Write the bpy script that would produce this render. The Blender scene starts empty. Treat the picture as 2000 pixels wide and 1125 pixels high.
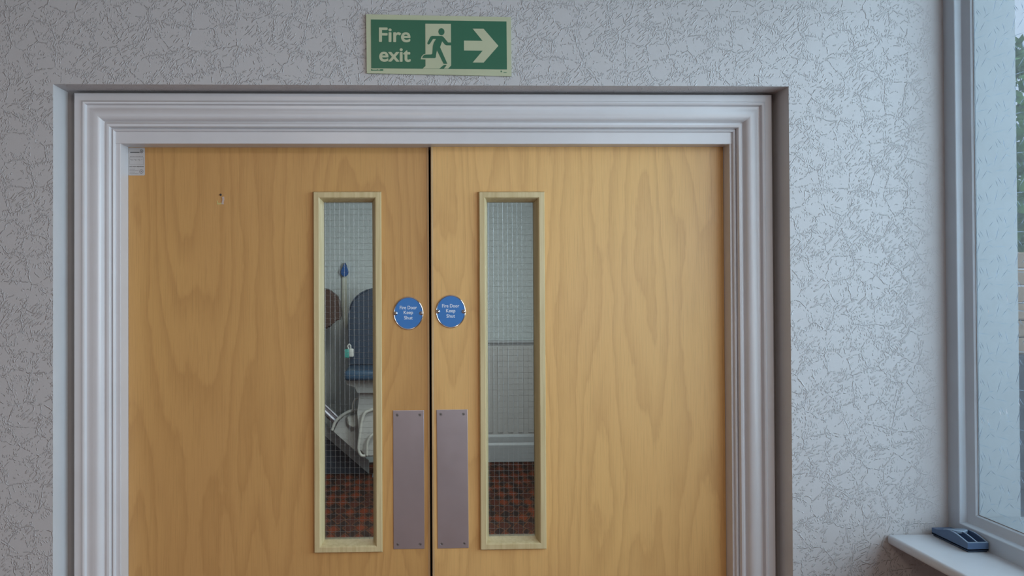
import bpy, bmesh, math, random
from mathutils import Vector, Matrix
random.seed(4)
PI = math.pi
S = bpy.context.scene
COL = S.collection

# ------------------------------------------------------------------ camera
YAW, PITCH, ROLL = math.radians(1.65), math.radians(.55), math.radians(-.25)
CAM = Vector((0, -1.583, 1.65))
ROT = Matrix.Rotation(-YAW, 3, 'Z') @ Matrix.Rotation(PI/2 + PITCH, 3, 'X') @ Matrix.Rotation(ROLL, 3, 'Z')
cd = bpy.data.cameras.new('camera')
cam = bpy.data.objects.new('camera', cd)
COL.objects.link(cam)
cam.matrix_world = Matrix.Translation(CAM) @ ROT.to_4x4()
cd.sensor_width = 36
cd.lens = 1475/2000*36
cd.shift_x = (1000 - 842)/2000
cd.shift_y = (536 - 562.5)/2000
cd.clip_start = .02
S.camera = cam

# ------------------------------------------------------------------ world, light, exposure
S.view_settings.view_transform = 'Standard'
S.view_settings.look = 'None'
S.view_settings.gamma = 1
S.view_settings.use_curve_mapping = False
S.view_settings.exposure = 0.05
w = bpy.data.worlds.new('overcast_sky')
S.world = w
w.use_nodes = True
bg = w.node_tree.nodes['Background']
bg.inputs[0].default_value = (.60, .72, .88, 1)
bg.inputs[1].default_value = 1.2


def area(name, loc, direction, sx, sy, power, color):
    d = bpy.data.lights.new(name, 'AREA')
    d.shape = 'RECTANGLE'
    d.size, d.size_y = sx, sy
    d.energy = power
    d.color = color
    o = bpy.data.objects.new(name, d)
    COL.objects.link(o)
    o.location = loc
    o.rotation_euler = Vector(direction).to_track_quat('-Z', 'Y').to_euler()
    return o


# daylight outside the side window, then two added fill lamps behind the camera
area('daylight_side_window', (1.70, -1.05, 1.98), (-1, .15, -.10), 1.8, 1.5, 46, (.70, .88, 1.0))
area('added_right_fill', (1.40, -2.45, 1.85), (-1, .35, -.05), 1.1, 1.3, 30, (1.0, .96, .93))
area('added_ceiling_fill', (-.35, -2.1, 2.60), (0, 0, -1), .34, .34, 11, (1.0, .82, .68))
# two added fill lamps brighten the hall beyond the doors
area('added_hall_side_fill', (1.28, 2.9, 1.9), (-1, .45, -.08), 1.5, 1.3, 74, (.94, .98, 1.0))
area('added_hall_ceiling_fill', (.1, 3.0, 2.58), (0, 0, -1), .4, .4, 24, (1.0, .93, .85))

# ------------------------------------------------------------------ helpers


def W(px, py, y=None, x=None, z=None):
    """world point on the plane y=, x= or z= that a measured photo pixel falls on"""
    d = ROT @ Vector(((px - 842)/1475, -(py - 536)/1475, -1))
    if y is not None:
        t = (y - CAM.y)/d.y
    elif x is not None:
        t = (x - CAM.x)/d.x
    else:
        t = (z - CAM.z)/d.z
    return CAM + d*t


def link(name, me, mats, parent=None, loc=None):
    o = bpy.data.objects.new(name, me)
    COL.objects.link(o)
    if not isinstance(mats, (list, tuple)):
        mats = [mats]
    for m in mats:
        me.materials.append(m)
    if parent:
        o.parent = parent
    if loc:
        o.location = loc
    return o


def from_bm(name, bm, mats, parent=None, smooth=False, recalc=True):
    if recalc:
        bmesh.ops.recalc_face_normals(bm, faces=bm.faces)
    me = bpy.data.meshes.new(name)
    bm.to_mesh(me)
    bm.free()
    if smooth:
        for p in me.polygons:
            p.use_smooth = True
        try:
            me.set_sharp_from_angle(angle=math.radians(35))
        except Exception:
            pass
    return link(name, me, mats, parent)


def empty(name, loc):
    o = bpy.data.objects.new(name, None)
    COL.objects.link(o)
    o.location = loc
    o.empty_display_size = .05
    return o


def tag(o, label=None, cat=None, group=None, kind=None):
    if label:
        o['label'] = label
    if cat:
        o['category'] = cat
    if group:
        o['group'] = group
    if kind:
        o['kind'] = kind
    return o


def keep(o, parent):
    """parent while keeping world coordinates (parents are unrotated empties)"""
    o.parent = parent
    o.matrix_parent_inverse = Matrix.Translation(-parent.location)
    return o


def box(bm, x0, x1, y0, y1, z0, z1, bev=0, seg=2, mi=0):
    r = bmesh.ops.create_cube(bm, size=1)
    vs = r['verts']
    for v in vs:
        v.co = Vector(((x0+x1)/2 + v.co.x*(x1-x0), (y0+y1)/2 + v.co.y*(y1-y0), (z0+z1)/2 + v.co.z*(z1-z0)))
    fs = set(f for v in vs for f in v.link_faces)
    for f in fs:
        f.material_index = mi
    if bev:
        es = list(set(e for v in vs for e in v.link_edges))
        bmesh.ops.bevel(bm, geom=es, offset=bev, segments=seg, profile=.5, affect='EDGES')


def prism(bm, pts, h0, h1, plane='xz', mi=0):
    """polygon pts in a plane, extruded along the third axis from h0 to h1"""
    def mk(a, b, h):
        if plane == 'xz':
            return (a, h, b)
        if plane == 'yz':
            return (h, a, b)
        return (a, b, h)
    n = len(pts)
    v0 = [bm.verts.new(mk(a, b, h0)) for a, b in pts]
    v1 = [bm.verts.new(mk(a, b, h1)) for a, b in pts]
    f = [bm.faces.new(v0), bm.faces.new(v1[::-1])]
    for i in range(n):
        f.append(bm.faces.new((v0[i], v1[i], v1[(i+1) % n], v0[(i+1) % n])))
    for q in f:
        q.material_index = mi
    return f


def tube(bm, path, r, n=10, closed=False, flat=1.0):
    path = [Vector(p) for p in path]
    rings = []
    m = len(path)
    ref = Vector((0, 1, 0))
    for i, p in enumerate(path):
        a = path[max(i-1, 0)]
        b = path[min(i+1, m-1)]
        t = (b - a).normalized()
        u = t.cross(ref)
        if u.length < 1e-4:
            u = t.cross(Vector((1, 0, 0)))
        u.normalize()
        v = u.cross(t).normalized()
        rr = r[i] if isinstance(r, (list, tuple)) else r
        rings.append([bm.verts.new(p + (u*math.cos(2*PI*k/n) + v*math.sin(2*PI*k/n)*flat)*rr) for k in range(n)])
    for i in range(m-1):
        for k in range(n):
            bm.faces.new((rings[i][k], rings[i][(k+1) % n], rings[i+1][(k+1) % n], rings[i+1][k]))
    bm.faces.new(rings[0][::-1])
    bm.faces.new(rings[-1])


def lathe_y(bm, prof, c, n=48, sx=1.0, sz=1.0, mi=0):
    """profile of (radius, y) turned about the y axis through c; sx, sz stretch it"""
    rings = []
    for r, y in prof:
        if r < 1e-6:
            rings.append([bm.verts.new((c[0], c[1]+y, c[2]))])
        else:
            rings.append([bm.verts.new((c[0]+r*sx*math.cos(2*PI*k/n), c[1]+y, c[2]+r*sz*math.sin(2*PI*k/n))) for k in range(n)])
    for a, b in zip(rings, rings[1:]):
        for k in range(n):
            q = []
            for v in (a[k % len(a)], a[(k+1) % len(a)], b[(k+1) % len(b)], b[k % len(b)]):
                if v not in q:
                    q.append(v)
            if len(q) > 2:
                f = bm.faces.new(q)
                f.material_index = mi
    return rings


def sweep_frame(bm, prof, x0, x1, z0, z1, closed=True, mi=0):
    """profile (inset, y) swept round a rectangle with mitred corners; open at the bottom when closed is False"""
    def corner(o):
        if closed:
            return [(x0+o, z0+o), (x0+o, z1-o), (x1-o, z1-o), (x1-o, z0+o)]
        return [(x0+o, z0), (x0+o, z1-o), (x1-o, z1-o), (x1-o, z0)]
    rows = [[bm.verts.new((a, y, b)) for a, b in corner(o)] for o, y in prof]
    m = 4 if closed else 3
    for r0, r1 in zip(rows, rows[1:]):
        for k in range(m):
            f = bm.faces.new((r0[k], r0[(k+1) % 4], r1[(k+1) % 4], r1[k]))
            f.material_index = mi


# ---- node helpers
def newmat(name):
    m = bpy.data.materials.new(name)
    m.use_nodes = True
    nt = m.node_tree
    return m, nt, nt.nodes['Principled BSDF']


def N(nt, t, **kw):
    n = nt.nodes.new(t)
    for k, v in kw.items():
        setattr(n, k, v)
    return n


def mth(nt, op, a, b=None, c=None, clamp=False):
    n = N(nt, 'ShaderNodeMath', operation=op)
    n.use_clamp = clamp
    for i, q in enumerate((a, b, c)):
        if q is None:
            continue
        if isinstance(q, (int, float)):
            n.inputs[i].default_value = q
        else:
            nt.links.new(q, n.inputs[i])
    return n.outputs[0]


def mapr(nt, v, a, b, c=0., d=1., smooth=False):
    n = N(nt, 'ShaderNodeMapRange')
    if smooth:
        n.interpolation_type = 'SMOOTHSTEP'
    nt.links.new(v, n.inputs['Value'])
    for k, q in zip(('From Min', 'From Max', 'To Min', 'To Max'), (a, b, c, d)):
        n.inputs[k].default_value = q
    return n.outputs[0]


def noise(nt, vec, scale, detail=2, rough=.5, dist=0):
    n = N(nt, 'ShaderNodeTexNoise')
    n.inputs['Scale'].default_value = scale
    n.inputs['Detail'].default_value = detail
    n.inputs['Roughness'].default_value = rough
    n.inputs['Distortion'].default_value = dist
    nt.links.new(vec, n.inputs['Vector'])
    return n.outputs['Fac']


def mapping(nt, vec, loc=(0, 0, 0), rot=(0, 0, 0), scale=(1, 1, 1)):
    n = N(nt, 'ShaderNodeMapping')
    n.inputs['Location'].default_value = loc
    n.inputs['Rotation'].default_value = rot
    n.inputs['Scale'].default_value = scale
    nt.links.new(vec, n.inputs['Vector'])
    return n.outputs[0]


def coords(nt):
    return N(nt, 'ShaderNodeTexCoord').outputs['Object']


def ramp(nt, v, stops):
    n = N(nt, 'ShaderNodeValToRGB')
    e = n.color_ramp.elements
    while len(e) < len(stops):
        e.new(.5)
    for q, (p, c) in zip(e, stops):
        q.position = p
        q.color = (*c, 1)
    nt.links.new(v, n.inputs[0])
    return n.outputs[0]


def mix(nt, f, a, b, blend='MIX'):
    n = N(nt, 'ShaderNodeMix', data_type='RGBA', blend_type=blend)
    if isinstance(f, (int, float)):
        n.inputs[0].default_value = f
    else:
        nt.links.new(f, n.inputs[0])
    for i, q in ((6, a), (7, b)):
        if isinstance(q, tuple):
            n.inputs[i].default_value = (*q, 1)
        else:
            nt.links.new(q, n.inputs[i])
    return n.outputs[2]


def bump(nt, h, dist, strength=1., b=None):
    n = N(nt, 'ShaderNodeBump')
    n.inputs['Strength'].default_value = strength
    n.inputs['Distance'].default_value = dist
    nt.links.new(h, n.inputs['Height'])
    if b:
        nt.links.new(b, n.inputs['Normal'])
    return n.outputs[0]


def strokes(nt, vec, turn, su, sv, half_wid, half_len, spread, seed):
    """one short raised ridge per Voronoi cell; turn leans the whole layer, su and sv are cells per metre across and along"""
    v = mapping(nt, vec, rot=(0, 0, turn))
    v = mapping(nt, v, loc=(seed*3.17, seed*1.91, 0), scale=(su, sv, 0))
    n = N(nt, 'ShaderNodeTexVoronoi', voronoi_dimensions='2D', feature='F1')
    n.inputs['Scale'].default_value = 1
    n.inputs['Randomness'].default_value = .85
    nt.links.new(v, n.inputs['Vector'])
    d = N(nt, 'ShaderNodeVectorMath', operation='SUBTRACT')
    nt.links.new(v, d.inputs[0])
    nt.links.new(n.outputs['Position'], d.inputs[1])
    sep = N(nt, 'ShaderNodeSeparateColor')
    nt.links.new(n.outputs['Color'], sep.inputs[0])
    ang = mth(nt, 'MULTIPLY', mth(nt, 'SUBTRACT', sep.outputs[0], .5), spread)
    xyz = N(nt, 'ShaderNodeSeparateXYZ')
    nt.links.new(d.outputs[0], xyz.inputs[0])
    x, y = xyz.outputs[0], xyz.outputs[1]
    a = mth(nt, 'ADD', x, mth(nt, 'MULTIPLY', y, ang))
    a = mth(nt, 'DIVIDE', a, half_wid)
    b = mth(nt, 'DIVIDE', y, mapr(nt, sep.outputs[1], 0, 1, half_len*.35, half_len*1.15))
    q = mth(nt, 'ADD', mth(nt, 'POWER', mth(nt, 'ABSOLUTE', b), 4.), mth(nt, 'MULTIPLY', a, a))
    return mapr(nt, q, 1.0, 0, 0, 1, True)


def wallpaper(name, color, axis='xz', relief=.0014, rough=.5, fade=None):
    """white painted wallpaper with raised broken cell lines and fringes of short ridges"""
    m, nt, p = newmat(name)
    co = coords(nt)
    sx = N(nt, 'ShaderNodeSeparateXYZ')
    nt.links.new(co, sx.inputs[0])
    cb = N(nt, 'ShaderNodeCombineXYZ')
    a, b = {'xz': (0, 2), 'yz': (1, 2), 'xy': (0, 1)}[axis]
    nt.links.new(sx.outputs[a], cb.inputs[0])
    nt.links.new(sx.outputs[b], cb.inputs[1])
    uv = cb.outputs[0]

    def warp(scale, amt):
        wn = N(nt, 'ShaderNodeTexNoise')
        wn.inputs['Scale'].default_value = scale
        wn.inputs['Detail'].default_value = 1
        nt.links.new(uv, wn.inputs['Vector'])
        wv = N(nt, 'ShaderNodeVectorMath', operation='SCALE')
        nt.links.new(wn.outputs['Color'], wv.inputs[0])
        wv.inputs['Scale'].default_value = amt
        wa = N(nt, 'ShaderNodeVectorMath', operation='ADD')
        nt.links.new(uv, wa.inputs[0])
        nt.links.new(wv.outputs[0], wa.inputs[1])
        return wa.outputs[0]
    w1 = warp(60, .010)
    w2 = warp(24, .016)

    def cells(scale, wid, seed, thr):
        n = N(nt, 'ShaderNodeTexVoronoi', voronoi_dimensions='2D', feature='DISTANCE_TO_EDGE')
        n.inputs['Scale'].default_value = scale
        nt.links.new(mapping(nt, w1, loc=(seed, seed*.7, 0)), n.inputs['Vector'])
        r = mapr(nt, n.outputs['Distance'], wid, 0, 0, 1, True)
        k = mapr(nt, noise(nt, mapping(nt, uv, loc=(seed*2, 5, 0)), 150, 1, .6), thr, thr+.03, 0, 1)
        return mth(nt, 'MULTIPLY', r, k), n.outputs['Distance']
    e1, d1 = cells(21, .034, 1.3, .47)
    e2, d2 = cells(29, .044, 7.7, .55)
    zn = noise(nt, mapping(nt, uv, loc=(8, 1, 0)), 17, 1)
    za = mapr(nt, zn, .47, .49, 0, 1)
    zb = mapr(nt, zn, .47, .45, 0, 1)
    blank = mapr(nt, noise(nt, mapping(nt, uv, loc=(2, 7, 0)), 24, 1), .45, .48, 0, 1)
    near = mapr(nt, d1, .21, .16, 0, 1)
    keepm = mth(nt, 'MAXIMUM', near, mapr(nt, noise(nt, mapping(nt, uv, loc=(5, 2, 0)), 30, 1), .55, .57, 0, 1))
    keepm = mth(nt, 'MULTIPLY', keepm, blank)
    sA = mth(nt, 'MULTIPLY', strokes(nt, w2, .35, 245, 120, .30, .42, .8, 1), za)
    sB = mth(nt, 'MULTIPLY', strokes(nt, w2, -.45, 235, 125, .30, .42, .8, 5), zb)
    sC = strokes(nt, w2, .9, 145, 52, .22, .40, .9, 9)
    st = mth(nt, 'MULTIPLY', mth(nt, 'MAXIMUM', sA, sB), keepm)
    sC = mth(nt, 'MULTIPLY', sC, mapr(nt, noise(nt, mapping(nt, uv, loc=(2, 4, 0)), 13, 1), .52, .54, 0, 1))
    h = e1
    for q, k in ((e2, .9), (st, .8), (sC, .9)):
        h = mth(nt, 'MAXIMUM', h, mth(nt, 'MULTIPLY', q, k))
    if fade:          # the relief is pressed flat where the paper turns into the corner
        h = mth(nt, 'MULTIPLY', h, mapr(nt, sx.outputs[0], fade[0], fade[1], 1, .12))
    h = mth(nt, 'ADD', h, mth(nt, 'MULTIPLY', noise(nt, uv, 420, 2, .6), .12))
    nt.links.new(bump(nt, h, relief), p.inputs['Normal'])
    p.inputs['Base Color'].default_value = (*color, 1)
    p.inputs['Roughness'].default_value = rough
    p.inputs['Specular IOR Level'].default_value = .35
    return m


def paint(name, color, rough=.4, spec=.5, relief=.0002, var=.04, bscale=60):
    m, nt, p = newmat(name)
    co = coords(nt)
    n = noise(nt, co, 7, 4, .6)
    lo = tuple(c*(1-var) for c in color)
    hi = tuple(min(1, c*(1+var)) for c in color)
    nt.links.new(ramp(nt, n, [(.3, lo), (.7, hi)]), p.inputs['Base Color'])
    p.inputs['Roughness'].default_value = rough
    p.inputs['Specular IOR Level'].default_value = spec
    if relief:
        nt.links.new(bump(nt, noise(nt, co, bscale, 3), relief), p.inputs['Normal'])
    return m


def veneer(name, seed, tint=(1, 1, 1)):
    """crown cut veneer, grain running up the door"""
    m, nt, p = newmat(name)
    co = coords(nt)
    warp = noise(nt, mapping(nt, co, loc=(seed, 0, seed), scale=(4.6, 1, .62)), 1.0, 2, .45)
    fine = noise(nt, mapping(nt, co, loc=(seed, 3, 0), scale=(30, 1, 7)), 1.0, 3, .65)
    field = mth(nt, 'ADD', mth(nt, 'MULTIPLY', warp, 19.), mth(nt, 'MULTIPLY', fine, .9))
    fr = mth(nt, 'FRACT', field)
    # growth rings: soft rise, sharp fall
    ring = mapr(nt, fr, .25, .86, 0, 1)
    ring2 = mapr(nt, fr, .87, 1., 1, 0)
    line = mth(nt, 'MULTIPLY', ring, ring2)
    pores = noise(nt, mapping(nt, co, loc=(seed, 0, 1), scale=(420, 1, 9)), 1.0, 2, .7)
    mott = noise(nt, mapping(nt, co, loc=(0, seed, 0), scale=(3, 1, 1.2)), 1.2, 3, .55)
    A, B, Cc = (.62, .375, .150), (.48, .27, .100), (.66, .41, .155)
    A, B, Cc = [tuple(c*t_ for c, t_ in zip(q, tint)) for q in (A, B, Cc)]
    c1 = mix(nt, mapr(nt, mott, .35, .7), A, Cc)
    c2 = mix(nt, mth(nt, 'MULTIPLY', mth(nt, 'POWER', line, 1.5), .47), c1, B)
    c3 = mix(nt, mapr(nt, pores, .50, .80, 0, .30), c2, tuple(c*.62 for c in B))
    nt.links.new(c3, p.inputs['Base Color'])
    nt.links.new(mapr(nt, mott, .3, .7, .36, .50), p.inputs['Roughness'])
    p.inputs['Specular IOR Level'].default_value = .45
    nt.links.new(bump(nt, pores, .00018), p.inputs['Normal'])
    return m


def simple_wood(name, base, dark):
    m, nt, p = newmat(name)
    co = coords(nt)
    n = noise(nt, mapping(nt, co, scale=(130, 130, 5)), 1, 3, .6)
    nt.links.new(ramp(nt, n, [(.32, dark), (.62, base)]), p.inputs['Base Color'])
    p.inputs['Roughness'].default_value = .42
    return m


def metal(name, color, rough, relief=0, brushed=False):
    m, nt, p = newmat(name)
    co = coords(nt)
    p.inputs['Metallic'].default_value = 1
    sc = (6, 6, 300) if brushed else (50, 50, 50)
    n = noise(nt, mapping(nt, co, scale=sc), 1, 3, .6)
    nt.links.new(mapr(nt, n, .3, .7, rough*.97, rough*1.03), p.inputs['Roughness'])
    nt.links.new(ramp(nt, noise(nt, co, 14, 3), [(.3, tuple(c*.93 for c in color)), (.7, color)]), p.inputs['Base Color'])
    if relief:
        nt.links.new(bump(nt, n, relief), p.inputs['Normal'])
    return m


def glass_mat(name, tint=(.93, .97, .97), rough=.02, mirror=1.0):
    """thin pane: mostly straight through, a little mirror"""
    m = bpy.data.materials.new(name)
    m.use_nodes = True
    nt = m.node_tree
    nt.nodes.clear()
    out = N(nt, 'ShaderNodeOutputMaterial')
    tr = N(nt, 'ShaderNodeBsdfTransparent')
    tr.inputs[0].default_value = (*tint, 1)
    gl = N(nt, 'ShaderNodeBsdfGlossy')
    gl.inputs['Roughness'].default_value = rough
    fr = N(nt, 'ShaderNodeFresnel')
    fr.inputs['IOR'].default_value = 1.45
    mx = N(nt, 'ShaderNodeMixShader')
    nt.links.new(mth(nt, 'MULTIPLY', fr.outputs[0], mirror), mx.inputs[0])
    nt.links.new(tr.outputs[0], mx.inputs[1])
    nt.links.new(gl.outputs[0], mx.inputs[2])
    nt.links.new(mx.outputs[0], out.inputs[0])
    return m


def ridge_glass(name):
    m = bpy.data.materials.new(name)
    m.use_nodes = True
    nt = m.node_tree
    nt.nodes.clear()
    out = N(nt, 'ShaderNodeOutputMaterial')
    g = N(nt, 'ShaderNodeBsdfGlass')
    g.inputs['Color'].default_value = (.90, .95, 1, 1)
    g.inputs['Roughness'].default_value = .10
    g.inputs['IOR'].default_value = 1.3
    nt.links.new(g.outputs[0], out.inputs[0])
    return m


def carpet_mat():
    m, nt, p = newmat('patterned_carpet')
    co = coords(nt)
    v = mapping(nt, co, scale=(11.5, 5.2, 1))
    n = N(nt, 'ShaderNodeTexVoronoi', voronoi_dimensions='2D', feature='F1', distance='MANHATTAN')
    n.inputs['Scale'].default_value = 1
    n.inputs['Randomness'].default_value = .35
    nt.links.new(v, n.inputs['Vector'])
    d = n.outputs['Distance']
    body = mapr(nt, d, .36, .44, 1, 0)
    line = mth(nt, 'MULTIPLY', mapr(nt, d, .46, .50, 0, 1), mapr(nt, d, .60, .56, 0, 1))
    sep = N(nt, 'ShaderNodeSeparateColor')
    nt.links.new(n.outputs['Color'], sep.inputs[0])
    org = mix(nt, mapr(nt, sep.outputs[0], .55, .65), (.19, .042, .018), (.075, .024, .017))
    c = mix(nt, body, (.030, .020, .018), org)
    c = mix(nt, line, c, (.16, .060, .03))
    c = mix(nt, mapr(nt, noise(nt, co, 160, 2), .4, .7, 0, .5), c, (.035, .02, .018))
    nt.links.new(c, p.inputs['Base Color'])
    p.inputs['Roughness'].default_value = .95
    p.inputs['Specular IOR Level'].default_value = .05
    return m


M = {}
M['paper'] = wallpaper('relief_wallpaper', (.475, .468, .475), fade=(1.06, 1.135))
M['paper_reveal'] = wallpaper('relief_wallpaper_reveal', (.50, .47, .47), 'xy', .0006)
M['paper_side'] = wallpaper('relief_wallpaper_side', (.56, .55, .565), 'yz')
M['reveal'] = paint('reveal_paint', (.56, .56, .57), .45, relief=.0004)
M['gloss'] = paint('white_gloss_paint', (.60, .59, .605), .30, .5, .00025, .03, 25)
M['gap'] = paint('gap_shade_and_seal_grey', (.25, .235, .23), .7)  # grey darkened for the shade beside the architrave; also colours the glazing seal
M['upvc'] = paint('window_frame_paint', (.48, .54, .60), .35)
M['sill'] = paint('sill_paint', (.60, .63, .67), .35)
M['plaster'] = paint('ceiling_plaster', (.60, .59, .58), .8)
M['hallwall'] = wallpaper('hall_wallpaper', (.52, .56, .56), 'xz', .0008, .6)
M['hallpanel'] = paint('hall_dado_paint', (.47, .46, .45), .4)
M['hallskirt'] = paint('hall_skirting_paint', (.42, .43, .44), .35)
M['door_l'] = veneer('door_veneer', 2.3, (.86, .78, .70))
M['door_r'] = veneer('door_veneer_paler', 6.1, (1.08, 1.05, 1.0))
M['lip'] = simple_wood('door_edge_lipping', (.60, .42, .22), (.45, .29, .14))
M['bead'] = simple_wood('pale_glazing_bead', (.60, .49, .275), (.50, .39, .20))
M['dark'] = paint('door_gap_shade', (.012, .012, .012), .8)
M['wglass'] = glass_mat('wired_glass', (.86, .92, .92))
M['wire'] = metal('glass_wire', (.40, .42, .43), .42)
M['plate'] = metal('satin_aluminium', (.52, .48, .51), .42, 0, False)
M['chrome'] = metal('chrome', (.62, .58, .56), .14)
M['steel'] = metal('screw_steel', (.40, .39, .39), .35)
M['slot'] = paint('screw_slot', (.03, .028, .028), .6)
M['blue'] = paint('blue_sign_enamel', (.055, .185, .46), .35, .25)
M['white'] = paint('white_lettering', (.72, .76, .80), .5, relief=0)
M['cream'] = paint('photoluminescent_cream', (.43, .46, .31), .45, relief=0)
M['green'] = paint('safety_green', (.014, .115, .062), .4, relief=0)
M['greenmark'] = paint('green_print', (.05, .16, .09), .5, relief=0)
M['sticker'] = paint('sticker_white', (.46, .44, .43), .5, relief=0)
M['ink'] = paint('sticker_ink', (.07, .065, .06), .6, relief=0)
M['inkpale'] = paint('sticker_ink_faded', (.24, .225, .22), .6, relief=0)
M['scrap'] = paint('torn_paper', (.50, .38, .33), .8)
M['tape'] = paint('yellowed_tape', (.52, .44, .16), .6)
M['tidy'] = paint('slate_blue_plastic', (.075, .130, .235), .38)
M['tidytop'] = paint('slate_blue_plastic_lid', (.22, .30, .40), .34)
M['navy'] = paint('navy_upholstery', (.022, .040, .070), .5)
M['navyseat'] = paint('navy_seat_vinyl', (.035, .075, .13), .35)
M['liftgrey'] = paint('lift_grey_plastic', (.50, .49, .47), .4)
M['liftwhite'] = paint('lift_cream_plastic', (.62, .61, .56), .4)
M['railm'] = metal('rail_aluminium', (.55, .53, .58), .35)
M['stair'] = paint('stair_string_paint', (.36, .37, .37), .5)
M['stairdark'] = paint('stair_side_dark', (.035, .045, .065), .6)
M['brown'] = paint('brown_leather', (.060, .030, .022), .5)
M['teal'] = paint('turquoise_plastic', (.06, .32, .27), .4)
M['fobwhite'] = paint('white_plastic', (.60, .60, .57), .4)
M['holderblue'] = paint('blue_plastic', (.02, .10, .32), .3)
M['strap'] = paint('cream_strap', (.52, .52, .44), .7)
M['carpet'] = carpet_mat()
M['wallbrown'] = paint('brown_wall_paint', (.26, .21, .20), .6)
M['floor'] = paint('floor_carpet', (.42, .29, .25), .8)
M['winglass'] = glass_mat('patterned_window_glass', (.92, .96, .98), .18, .4)
M['ridge'] = ridge_glass('raised_glass_dash')
M['render'] = paint('outside_render', (.22, .235, .245), .7)
M['leaf'] = paint('tree_leaf', (.16, .34, .10), .6, relief=0, var=.4)
M['bark'] = paint('hedge_stem', (.08, .05, .03), .8)
M['fence'] = paint('sandstone', (.62, .44, .29), .8)
M['ground'] = paint('tarmac', (.10, .11, .13), .9)
M['lamp'] = paint('lamp_opal', (.7, .7, .68), .3)

# ------------------------------------------------------------------ room shell
XL, XR = -2.1, 1.147          # side walls
YR = -3.4                     # wall behind the camera
ZC = 2.66                     # ceiling
OX0, OX1, OZ = -.7364, .8097, 2.0628   # door opening in the wall face
RD = .068                     # depth of the papered reveal

# wall with the door opening (front skin + reveal returns in one mesh)
bm = bmesh.new()


def quad(bm, a, b, c, d, mi=0):
    f = bm.faces.new([bm.verts.new(q) for q in (a, b, c, d)])
    f.material_index = mi


TH = .16
box(bm, XL-.2, OX0, 0, TH, 0, ZC)
box(bm, OX1, XR+.043, 0, TH, 0, ZC)
box(bm, OX0, OX1, 0, TH, OZ, ZC)
bm.normal_update()
for f in bm.faces:
    c = f.calc_center_median()
    if f.normal.y > -.5 and 0 < c.y < TH:
        if abs(c.x-OX0) < .001 or abs(c.x-OX1) < .001:
            f.material_index = 1
        elif abs(c.z-OZ) < .001:
            f.material_index = 2
tag(from_bm('wall_back', bm, [M['paper'], M['reveal'], M['paper_reveal']]), kind='structure')

bm = bmesh.new()
box(bm, XL-.2, XL, YR-.2, 0, 0, ZC)
tag(from_bm('wall_left', bm, M['wallbrown']), kind='structure')

# right wall with the side window and an added opening for the rear fill lamp
WZ0, WZ1, WY0, WY1 = 1.109, 2.42, -1.70, 0.0
bm = bmesh.new()
box(bm, XR, XR+.11, YR-.2, 0, 0, WZ0-.021)
box(bm, XR, XR+.11, YR-.2, 0, WZ1, ZC)
box(bm, XR, XR+.11, -1.85, WY0, WZ0-.021, WZ1)
box(bm, XR, XR+.11, YR-.2, -3.05, WZ0-.021, WZ1)
tag(from_bm('wall_right', bm, M['paper_side']), kind='structure')
# outside return of the window opening
bm = bmesh.new()
box(bm, XR+.0262, XR+.112, -.0555, TH, WZ0-.2, WZ1+.2)
box(bm, XR+.0262, XR+.130, WY0-.1, -.0555, WZ0-.2, WZ0+.052, .004)
tag(from_bm('trim_1', bm, M['render']), label='pale rendered outer return of the window opening behind the patterned glass', kind='structure')

# wall behind the camera
bm = bmesh.new()
box(bm, XL, XR, YR-.2, YR, 0, ZC)
tag(from_bm('wall_front', bm, M['wallbrown']), kind='structure')
bm = bmesh.new()
box(bm, XL-.2, XR+.112, YR-.2, TH, -.1, 0)
tag(from_bm('floor', bm, M['floor']), kind='structure')
bm = bmesh.new()
box(bm, XL-.2, XR+.112, YR-.2, TH, ZC, ZC+.1)
tag(from_bm('ceiling', bm, M['plaster']), kind='structure')

# ------------------------------------------------------------------ architrave and door frame (trim)
AX0, AX1, AZ = -.7152, .7972, 2.0571     # outer edge of the architrave
FX0, FX1, FZ = -.6274, .7145, 1.9535     # inside of the frame face
YF = .078
prof = [(0, .098), (0, .0505), (.0015, .049), (.0145, .0485), (.0165, .0475), (.018, .0455), (.0205, .0445), (.0235, .0458),
        (.0245, .0515), (.0255, .0540), (.0295, .0545), (.0335, .0525), (.0400, .0505), (.0470, .0508), (.0525, .0540),
        (.0555, .0585), (.0570, .0635), (.0590, .0655), (.0605, .0640), (.0640, .0625), (.0680, .0635), (.0700, .0665),
        (.0705, .0745), (.0715, .0748), (.0722, .0720), (.0745, .0705), (.0770, .0722), (.0780, .0790)]
bm = bmesh.new()
sweep_frame(bm, prof, AX0, AX1, 0, AZ, closed=False)
arch = tag(from_bm('trim_2', bm, M['gloss'], smooth=True), label='moulded white architrave round the double doors', kind='structure')
bm = bmesh.new()
IO = .0765
# frame: jambs and a head that laps over them
box(bm, AX0+IO, FX0, YF, .165, 0, AZ-IO, .0012)
box(bm, FX1, AX1-IO, YF, .165, 0, AZ-IO, .0012)
box(bm, AX0+IO-.001, AX1-IO+.001, YF-.0015, .165, FZ, AZ-IO, .0012)
# planted stop behind the doors
tag(from_bm('trim_3', bm, M['gloss']), label='flat white door frame inside the architrave', kind='structure')
# back of the reveal beside the architrave, its shadow deepened by a darker grey
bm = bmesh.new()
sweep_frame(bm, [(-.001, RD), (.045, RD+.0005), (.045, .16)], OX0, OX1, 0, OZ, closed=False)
tag(from_bm('trim_4', bm, M['gap']), label='backing strip between the reveal and the architrave, shade painted into its grey', kind='structure')

# ------------------------------------------------------------------ doors


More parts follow.
